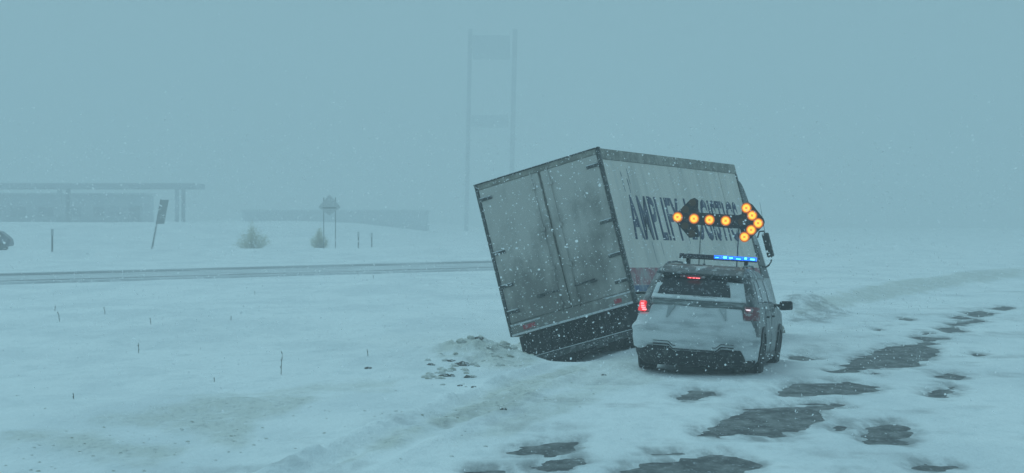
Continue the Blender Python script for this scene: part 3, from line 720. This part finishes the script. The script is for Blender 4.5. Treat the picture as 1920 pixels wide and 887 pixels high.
ws = MB(); ws.add([SP(0, 1.1)] and [(-.74, 3.80, 1.19), (.74, 3.80, 1.19), (.60, 3.02, 1.60), (-.60, 3.02, 1.60), (-.74, 3.84, 1.19), (.74, 3.84, 1.19), (.60, 3.06, 1.60), (-.60, 3.06, 1.60)], [(0, 1, 2, 3), (4, 5, 6, 7), (0, 1, 5, 4), (2, 3, 7, 6), (0, 3, 7, 4), (1, 2, 6, 5)])
ws.build('windscreen', M['glass'], S)
for s in (-1, 1): MB().box(s * .72 - .14, s * .72 + .14, 4.86, 4.99, .78, .92).build('headlight', M['rail'], S, bevel=.03)
MB().box(-.5, .5, 4.9, 5.01, .6, .9).build('grille', M['plastic'], S, bevel=.02)
MB().tube([(-.10, 1.5, 1.75), (-.10, 1.52, 1.93)], .008, 6, .004).build('aerial', M['plastic'], S)
MB().tube([(-.10, 1.5, 1.755), (-.10, 1.5, 1.79)], .025, 8).build('aerial_base', M['plastic'], S)
# light bar: dark left half, lit blue right half
Lb = MB().box(-.60, .70, 2.12, 2.36, 1.862, 1.885).build('light_bar', M['board'], S, bevel=.008)
for s in (-.45, .52): MB().box(s - .03, s + .03, 2.16, 2.30, 1.765, 1.862).build('bar_foot', M['plastic'], Lb)
n_ = 11; x = -.60
for k in range(n_):
    x0 = -.595 + k * .1175; x1 = x0 + .108; lit = x0 > -.02
    c_ = MB().box(x0, x1, 2.125, 2.35, 1.886, 1.945).build('light_module', M['blue_lit'] if lit else M['bar_off'], Lb, bevel=.008)
    if lit: MB().box(x0 + .014 + .02 * (k % 3 == 0), x1 - .018 - .016 * (k % 2), 2.117, 2.126, 1.900 + .005 * (k % 2), 1.934 - .012 * (k % 3)).build('led_row', M['blue_hot'], Lb)
# arrow board on two thin masts
BY = 2.40
def bl_(zx, zy, y=BY):
    p = local(SR, SLc, 1240 + zx / 5.545, 360 + zy / 5.545, y); return (p.x, p.z)
outl = [(118, 262), (135, 235), (200, 180), (300, 78), (345, 60), (382, 84), (380, 212), (590, 228), (800, 240), (835, 230), (838, 150), (862, 114), (905, 106), (945, 130), (1060, 275), (1074, 312), (1062, 350), (930, 482), (890, 516), (850, 516), (816, 470), (832, 420), (820, 380), (700, 375), (375, 340), (388, 470), (290, 476), (200, 370), (135, 295)]
pl = [bl_(*q) for q in outl]
Bd = MB().prism(pl, BY, BY + .05).build('arrow_board', M['board'], S, bevel=.006)
lit = [(170, 262), (340, 278), (502, 290), (670, 300), (885, 167), (945, 245), (1008, 325), (935, 395), (865, 468)]
off = [(250, 180), (325, 110), (245, 352), (318, 432), (835, 312)]
def disc(c, r, y, n=20, d=.01): return MB().prism([(c[0] + r * math.cos(2 * math.pi * k / n), c[1] + r * math.sin(2 * math.pi * k / n)) for k in range(n)], y - d, y)
for q in lit:
    c = bl_(*q)
    lp = disc(c, .088, BY - .001, d=.012).build('lamp', M['amber_rim'], Bd)  # wider glowing disc stands in for the halo round the lit lens
    disc(c, .066, BY - .014, d=.010).build('lens', M['amber'], Bd)
    disc(c, .050, BY - .025, d=.004).build('lens_ring', M['amber_core'], Bd)
    MB().add([(c[0] + (.034 if k % 2 else .016) * math.cos(k * math.pi / 4), BY - .0305, c[1] + (.034 if k % 2 else .016) * math.sin(k * math.pi / 4)) for k in range(8)] +
             [(c[0] + (.034 if k % 2 else .016) * math.cos(k * math.pi / 4), BY - .0292, c[1] + (.034 if k % 2 else .016) * math.sin(k * math.pi / 4)) for k in range(8)],
             [tuple(range(8)), tuple(range(15, 7, -1))] + [(k, (k + 1) % 8, 8 + (k + 1) % 8, 8 + k) for k in range(8)]).build('bulb', M['amber_mid'], Bd)
for q in off:
    c = bl_(*q); disc(c, .06, BY - .001, d=.012).build('unlit_lamp', M['amber_off'], Bd)
for x in (.34, -.30):
    MB().tube([(x, BY + .07, 1.74), (x, BY + .07, 2.60)], .010, 8).build('mast', M['rail'] if x < 0 else M['trimd'], S)
    MB().box(x - .04, x + .04, BY + .03, BY + .11, 1.735, 1.775).build('mast_foot', M['plastic'], S)

# ------------------------------------------------------------------ across the road
M['steel_post'] = mat('steel_post', (.20, .21, .21), .7, (.26, .27, .27), .4, .7, 3)
M['sign_grey'] = mat('sign_back', (.54, .56, .56), .6, (.50, .52, .52), .45, .65, 1.5)
M['sign_tan'] = mat('faded_sign_face', (.50, .46, .30), .6, (.6, .6, .55), .45, .65, 2)
def gz(x, y):
    z, _, _ = surf(np.array([[float(x)]]), np.array([[float(y)]])); return float(z[0, 0])
# leaning sign
Yd = 215
x0, _, z0 = at_y(285, 465, Yd); zg = gz(x0, Yd)
e = tag(empty('road_sign', (x0, Yd, zg)), 'leaning road sign seen nearly edge on, one tilted post across the road', 'road sign')
lean = math.radians(10.5); up = Vector((math.sin(lean), 0, math.cos(lean)))
MB().tube([up * -.6, up * 4.5], .085, 8).build('post', M['steel_post'], e)
b0 = [up * 2.25, up * 4.45]; r_ = Vector((.62, .9, -.1))
sg = MB(); a_, b_ = b0
sg.add([a_ + Vector((-.05, -.12, 0)), a_ + Vector((.62, .5, .02)), b_ + Vector((.62, .5, .02)), b_ + Vector((-.05, -.12, 0)), a_ + Vector((-.07, -.08, 0)), a_ + Vector((.60, .55, .02)), b_ + Vector((.60, .55, .02)), b_ + Vector((-.07, -.08, 0))],
       [(0, 1, 2, 3), (4, 7, 6, 5), (0, 3, 7, 4), (1, 5, 6, 2), (0, 4, 5, 1), (3, 2, 6, 7)]).build('sign_board', M['steel_post'], e)
# diamond sign on two posts
x0, _, _ = at_y(618, 470, Yd); zg = gz(x0, Yd)
e = tag(empty('diamond_sign', (x0, Yd, zg)), 'diamond shaped road sign on two tall posts with a crossbar', 'road sign')
k_ = Yd / F
for px in (607, 629):
    MB().box((px - 618) * k_ - .038, (px - 618) * k_ + .038, -.04, .04, -.5, (470 - 374) * k_).build('post', M['steel_post'], e)
ct = (470 - 388) * k_; hw = 21 * k_
MB().prism([(-hw, ct - .2), (0, ct - .2 - hw * .75), (hw, ct - .2), (0, ct + hw * .95)], -.10, -.06).build('diamond_board', M['sign_grey'], e)
MB().box(-.62, .62, -.14, -.101, ct - .32, ct - .20).build('crossbar', M['steel_post'], e)
# marker posts
for px, pt, pb, lab in ((672, 435, 471, 'short marker post to the right of the diamond sign'), (98, 430, 485, 'thin marker post near the parked car at the left edge'), (697, 437, 468, 'faintest short marker post, farther right of the diamond sign')):
    Y_ = {672: 212, 98: 165, 697: 228}[px]; x0, _, zt = at_y(px, pt, Y_); zg = gz(x0, Y_)
    e = tag(empty('marker_post', (x0, Y_, zg)), lab, 'marker post', 'marker posts across the road')
    MB().box(-.06, .06, -.02, .02, -.4, zt - zg).build('post', M['steel_post'], e)
    MB().box(-.09, .09, -.035, -.021, zt - zg - .42, zt - zg + .02).build('reflector_plate', M['sign_grey'], e)
# parked car mostly out of the frame
x0, _, z0 = at_y(2, 466, 205); zg = gz(x0, 205)
e = tag(empty('parked_car', (x0 - 1.15, 205, zg - .02)), 'dark hatchback at the left edge of the picture across the road', 'car')
M['car'] = mat('dark_car_paint', (.05, .06, .09), .35, (.12, .13, .16), .4, .7, 3)
cb = MB().prism([(-2.1, .35), (2.05, .35), (2.12, .6), (2.02, .95), (1.75, 1.22), (1.25, 1.60), (.9, 1.68), (-.2, 1.68), (-.9, 1.15), (-2.0, .95), (-2.15, .6)], -.85, .85).build('body', M['car'], e, bevel=.1)
MB().prism([(-.75, 1.18), (.35, 1.18), (.35, 1.55), (-.2, 1.57)], -.862, -.851).build('window', M['glass'], e); MB().prism([(.42, 1.18), (1.55, 1.2), (1.15, 1.54), (.42, 1.55)], -.862, -.851).build('window', M['glass'], e)
for wx in (-1.3, 1.3):
    MB().tube([(wx, -.88, .33), (wx, -.66, .33)], .33, 20).build('wheel', M['tyre'], e); MB().tube([(wx, .88, .33), (wx, .66, .33)], .33, 20).build('wheel', M['tyre'], e)
MB().box(1.98, 2.10, -.75, -.5, .80, .95).build('tail_light', M['red_dim'], e)
# very tall sign on two posts, its colours paled to paint in haze
Yt = 560; kt = Yt / F
xa, _, _ = at_y(872, 415, Yt); zg = gz(xa, Yt)
e = tag(empty('tall_sign', (at_y(918, 415, Yt)[0], Yt, zg)), 'very tall two legged highway sign frame fading into the blowing snow', 'tall sign')
zof = lambda py: CAMH - (py - HY) * kt - zg
M['tower'] = mat('tower_steel', (.42, .45, .48), .7, (.52, .55, .58), .4, .7, .6)
M['tower_panel'] = mat('haze_pale_panel', (.66, .70, .72), .7, (.60, .63, .66), .4, .7, .4)
for p0, p1, wd in ((874, 882, 8), (957, 966, 9)):
    xb, xt = (p0 - 918) * kt, (p1 - 918) * kt; h_ = wd * kt / 2; zt = zof(55)
    b = MB(); b.add([(xb - h_, -h_, -1), (xb + h_, -h_, -1), (xb + h_, h_, -1), (xb - h_, h_, -1), (xt - h_, -h_, zt), (xt + h_, -h_, zt), (xt + h_, h_, zt), (xt - h_, h_, zt)],
                    [(0, 3, 2, 1), (4, 5, 6, 7), (0, 1, 5, 4), (1, 2, 6, 5), (2, 3, 7, 6), (3, 0, 4, 7)]).build('post', M['tower'], e)
MB().box((886 - 918) * kt, (956 - 918) * kt, -.15, .15, zof(112), zof(66)).build('sign_panel', M['tower_panel'], e)
MB().box((884 - 918) * kt, (953 - 918) * kt, -.15, .15, zof(240), zof(216)).build('sign_panel', M['tower_panel'], e)
# fuel canopy and low building, haze put into their pale colours
Yc = 380; kc = Yc / F
M['canopy'] = mat('canopy_fascia', (.48, .51, .55), .7, (.56, .59, .62), .4, .7, .3)
M['shop'] = mat('shop_wall', (.52, .56, .60), .8, (.62, .65, .68), .4, .7, .2)
xr = at_y(375, 415, Yc)[0]; xl = at_y(-260, 415, Yc)[0]; zg = gz(xr - 5, Yc)
e = tag(empty('canopy', ((xl + xr) / 2, Yc, zg)), 'long flat roofed canopy on thin columns at the far left', 'canopy')
hw = (xr - xl) / 2; zc = CAMH + (415 - 349) * kc - zg
MB().box(-hw, hw, -5, 6, zc - .45, zc + .40).build('roof', M['canopy'], e)
for px in (338, 120, -100, -220):
    xx = (px - CX) * kc - (xl + xr) / 2; MB().box(xx - .3, xx + .3, -4, -3.4, -1, zc - .45).build('column', M['shop'], e)
    MB().box(xx - .3, xx + .3, 3.4, 4, -1, zc - .45).build('column', M['shop'], e)
M['shopglass'] = mat('dull_shop_window', (.38, .41, .45), .4)
def building(px0, px1, ptop, Y, name, lab, m_, wins):
    k = Y / F; x0, x1 = (px0 - CX) * k, (px1 - CX) * k; xc = (x0 + x1) / 2; zg = gz(xc, Y); h_ = CAMH + (415 - ptop) * k - zg
    e = tag(empty(name, (xc, Y, zg)), lab, 'building'); hw = (x1 - x0) / 2
    MB().box(-hw, hw, 0, 12, -1.5, h_).build('wall', m_, e); MB().box(-hw - .3, hw + .3, -.3, 12.3, h_ + .002, h_ + .35).build('roof', m_, e)
    for i in range(wins):
        xw = -hw + (i + .5) * 2 * hw / wins; MB().box(xw - hw / wins * .55, xw + hw / wins * .55, -.06, .04, 1.0, min(h_ - .6, 2.6)).build('window', M['shopglass'], e)
building(-200, 268, 366, 400, 'low_building', 'low flat building behind the canopy at the far left', M['shop'], 9)
M['far'] = mat('haze_pale_wall', (.68, .71, .74), .8, (.68, .71, .73), .4, .7, .2)  # wall colour lightened to stand in for haze at this distance
building(455, 800, 397, 440, 'warehouse', 'long low building barely visible behind the diamond sign', M['far'], 0)
building(195, 240, 390, 370, 'kiosk', 'small kiosk in front of the low building under the canopy', M['canopy'], 1)
# dry bushes
M['bush'] = mat('dry_bush', (.52, .50, .36), .9, (.66, .66, .58), .45, .65, 1.0)
def bush(px, pw, ptop, pbot, Y, lab, seed):
    r = random.Random(seed); k = Y / F; x0 = (px - CX) * k; zg = gz(x0, Y); wd = pw * k / 2; hh = (pbot - ptop) * k
    e = tag(empty('bush', (x0, Y, zg)), lab, 'bush', 'dry bushes across the road'); st = MB(); lf = MB()
    for i in range(110):
        a = r.uniform(-1, 1) ** 3 if i % 2 else r.uniform(-1, 1); d = r.uniform(-1, 1); h_ = hh * (1 - .6 * abs(a)) * r.uniform(.35, 1.1)
        p0 = Vector((a * wd * .35, d * wd * .3, -.1)); p1 = Vector((a * wd * .7, d * wd * .5, h_ * .6)); p2 = Vector((a * wd * r.uniform(.8, 1.1), d * wd * .7, h_))
        st.tube([p0, p1, p2], .02, 3, .006)
        for j in range(26):
            t = r.uniform(.25, 1); q = p0.lerp(p2, t) + Vector((r.gauss(0, .14), r.gauss(0, .14), r.gauss(0, .12))); s_ = r.uniform(.03, .08)
            lf.add([q, q + Vector((s_, r.uniform(-s_, s_), s_ * .5)), q + Vector((r.uniform(-s_, s_), s_, s_))], [(0, 1, 2)])
    st.build('twigs', M['bush'], e); tag(lf.build('leaves', M['bush'], e), kind='stuff')
bush(472, 66, 420, 468, 218, 'widest dry tan bush, left of the diamond sign', 1)
bush(598, 34, 434, 470, 222, 'small dry bush just left of the diamond sign posts', 2)

# ------------------------------------------------------------------ roadside clods and weed stalks
M['earth'] = mat('frozen_earth', (.10, .09, .085), .9, (.26, .25, .23), .45, .65, 8, third=(.7, .72, .73), tlo=.58, thi=.66, tscale=14, bump=.6)
M['snowclod'] = mat('snow_clod', (.70, .71, .68), .85, (.50, .50, .44), .45, .65, 6, bump=.5)
def lump(b, c, r, seed, flat=.7):
    rr = random.Random(seed); bm = bmesh.new(); bmesh.ops.create_icosphere(bm, subdivisions=2, radius=1)
    ph = [rr.uniform(0, 6) for _ in range(6)]
    vs = []
    for v in bm.verts:
        p = v.co; d = 1 + .22 * math.sin(3 * p.x + ph[0]) * math.cos(4 * p.y + ph[1]) + .16 * math.sin(6 * p.z + ph[2] + 4 * p.x) + rr.uniform(-.09, .09)
        vs.append((c[0] + p.x * r * d * rr.uniform(.97, 1.03) * 1.2, c[1] + p.y * r * d, c[2] + p.z * r * d * flat))
    fs = [tuple(v.index for v in f.verts) for f in bm.faces]; bm.free(); b.add(vs, fs)
clods = [(690, 689, .07, 'lone flat dark clod well left of the churned snow pile'), (808, 682, .08, 'leftmost dark clod at the edge of the churned snow pile'), (832, 668, .10, 'dark clod at the left end of the row on top of the churned pile'),
         (846, 674, .07, 'small dark clod just below the row on top of the churned pile'), (866, 662, .15, 'largest dark clod, in the middle of the churned snow pile'), (880, 666, .10, 'dark clod touching the right side of the largest clod'),
         (898, 654, .09, 'dark clod right of the largest one, nearer the truck'), (938, 648, .08, 'dark clod nearest the bottom left corner of the leaning truck'), (846, 703, .08, 'long dark clod on the slope right below the churned pile'),
         (862, 722, .05, 'left one of the pair of small clods lowest on the snow slope'), (888, 725, .05, 'right one of the pair of small clods lowest on the snow slope'), (944, 765, .05, 'small dark clod lying on the tan rut behind the truck'), (1132, 697, .05, 'small dark clod on the snow between the truck and the police car')]
for i, (px, py, r, lab) in enumerate(clods):
    x, y = at_z(px, py, .1)
    for _ in range(3):
        z = gz(x, y); x, y = at_z(px, py, z + r * .3)
    b = MB(); lump(b, (0, 0, r * .05), r * .72, i, .5); o = b.build('earth_clod', M['earth']); o.location = (x, y, gz(x, y))
    tag(o, lab, 'clod', 'dark earth clods in the churned snow')
b = MB(); r = random.Random(5)
for i in range(70):
    t = r.random(); px = 790 + 210 * r.random() ** .8; py = 712 - (px - 790) * .25 + r.gauss(0, 10) - 12
    x, y = at_z(px, py, .15); rr = r.uniform(.02, .075); lump(b, (x, y, gz(x, y) + rr * .1), rr, 100 + i)
tag(b.build('churned_snow', M['snowclod']), 'pile of churned snow lumps thrown up behind the truck', kind='stuff')
b = MB()
for i in range(150):
    px = r.uniform(0, 1150); py = r.uniform(740, 880) - 0; base = 870 - px * .12 + r.gauss(0, 22)
    py = min(884, base if r.random() < .85 else py); x, y = at_z(px, py, .05); rr = r.uniform(.005, .02); lump(b, (x, y, gz(x, y)), rr, 500 + i)
tag(b.build('snow_crumbs', M['snowclod']), 'small crumbs of snow scattered beside the road', kind='stuff')
M['stalk'] = mat('dead_stalk', (.13, .13, .10), .9)
stalks = [(527, 702, 40, 'tallest dead weed stalk, standing alone in the open snow field'), (112, 600, 18, 'taller one of the two dead stalks near the left edge of the field'), (103, 585, 10, 'shorter one of the two dead stalks near the left edge of the field'),
          (283, 605, 12, 'short dead stalk below the leaning road sign'), (197, 590, 12, 'faint dead stalk between the left edge pair and the leaning sign'), (260, 662, 18, 'dead stalk low in the left half of the snow field'),
          (433, 600, 8, 'tiny dead stalk in the field below the dry bush'), (690, 668, 12, 'short dead stalk just above the lone flat clod'), (672, 517, 7, 'left one of two dark tufts at the edge of the opposite road'),
          (700, 522, 7, 'right one of two dark tufts at the edge of the opposite road'), (478, 553, 7, 'tiny tuft at the edge of the opposite road below the dry bush'), (402, 716, 8, 'tiny dead stalk lower left of the tallest stalk'), (138, 748, 10, 'lowest dead stalk in the left of the snow field')]
for i, (px, py, hp, lab) in enumerate(stalks):
    x, y = at_z(px, py, .1)
    for _ in range(3): x, y = at_z(px, py, gz(x, y))
    z = gz(x, y); h_ = hp * y / F; ln = random.Random(i).uniform(-.25, .1)
    b = MB(); b.tube([(0, 0, -.05), (ln * h_ * .25, 0, h_ * .35), (ln * h_ * .6, .02, h_ * .7), (ln * h_ * 1.4, 0, h_)], .005 + .00004 * y, 5, .003)
    rr = random.Random(i + 50)
    for j in range(7):
        t = rr.uniform(.2, 1); p0 = Vector((ln * h_ * t, 0, h_ * t)); b.tube([p0, p0 + Vector((rr.uniform(-.12, .12) * h_, rr.uniform(-.05, .05), .12 * h_))], .006 + .00004 * y, 4, .002)
    o = b.build('weed_stalk', M['stalk']); o.location = (x, y, z)
    tag(o, lab, 'weed', 'dead weed stalks in the snow')

# ------------------------------------------------------------------ falling snow
fm = bpy.data.materials.new('snowflake'); fm.use_nodes = True; t_ = fm.node_tree; t_.nodes.clear(); M['flake'] = fm
fo = t_.nodes.new('ShaderNodeOutputMaterial'); fa = t_.nodes.new('ShaderNodeBsdfDiffuse'); fb = t_.nodes.new('ShaderNodeBsdfTranslucent'); fx = t_.nodes.new('ShaderNodeMixShader')
for n_ in (fa, fb): n_.inputs[0].default_value = (.95, .96, .97, 1)
t_.links.new(fa.outputs[0], fx.inputs[1]); t_.links.new(fb.outputs[0], fx.inputs[2]); t_.links.new(fx.outputs[0], fo.inputs[0])
NF = 60000
u = rng.random((NF, 3)); Y = 12 + 37 * u[:, 0] ** .6; X = (u[:, 1] - .5) * 26 + 3; Z = u[:, 2] * 5.5 + .1
sz = (.0038 + .014 * rng.random(NF) ** 2.5) * np.where(Y < 24, .45, 1) * np.where(Z > 3.9, .4, 1)
n1_ = rng.normal(size=(NF, 3)); n1_ /= np.linalg.norm(n1_, axis=1)[:, None]           # thin plates turned every way
n2_ = np.cross(n1_, rng.normal(size=(NF, 3))); n2_ /= np.linalg.norm(n2_, axis=1)[:, None]
co = []
for k in range(5):
    a = 2 * math.pi * k / 5; co.append(np.stack([X, Y, Z], -1) + (n1_ * math.cos(a) + n2_ * math.sin(a)) * (sz * rng.uniform(.7, 1.2, NF))[:, None])
co = np.stack(co, 1).reshape(-1, 3)
fc = (np.array([(0, 1, 2), (0, 2, 3), (0, 3, 4)])[None] + (np.arange(NF) * 5)[:, None, None]).reshape(-1, 3)
me = bpy.data.meshes.new('falling_snow'); me.vertices.add(len(co)); me.vertices.foreach_set('co', co.ravel())
me.loops.add(fc.size); me.loops.foreach_set('vertex_index', fc.ravel().astype(np.int32)); me.polygons.add(len(fc)); me.polygons.foreach_set('loop_start', np.arange(0, fc.size, 3, dtype=np.int32))
me.update(calc_edges=True); me.materials.append(M['flake'])
o = bpy.data.objects.new('falling_snow', me); col.objects.link(o); tag(o, 'snowflakes falling through the air around the vehicles', kind='stuff')

# ------------------------------------------------------------------ haze: blowing snow in the air
hm = bpy.data.materials.new('haze'); hm.use_nodes = True; t = hm.node_tree; t.nodes.clear()
ho = t.nodes.new('ShaderNodeOutputMaterial'); pv = t.nodes.new('ShaderNodeVolumePrincipled')
pv.inputs['Color'].default_value = (.82, .845, .85, 1); pv.inputs['Density'].default_value = .0034; pv.inputs['Anisotropy'].default_value = .2
t.links.new(pv.outputs[0], ho.inputs['Volume'])
hz = MB().box(-840, 840, -120, 900, -1.2, 60).build('haze', hm); tag(hz, 'blowing snow haze over the whole scene', kind='stuff')
hz.data.materials[0] = hm
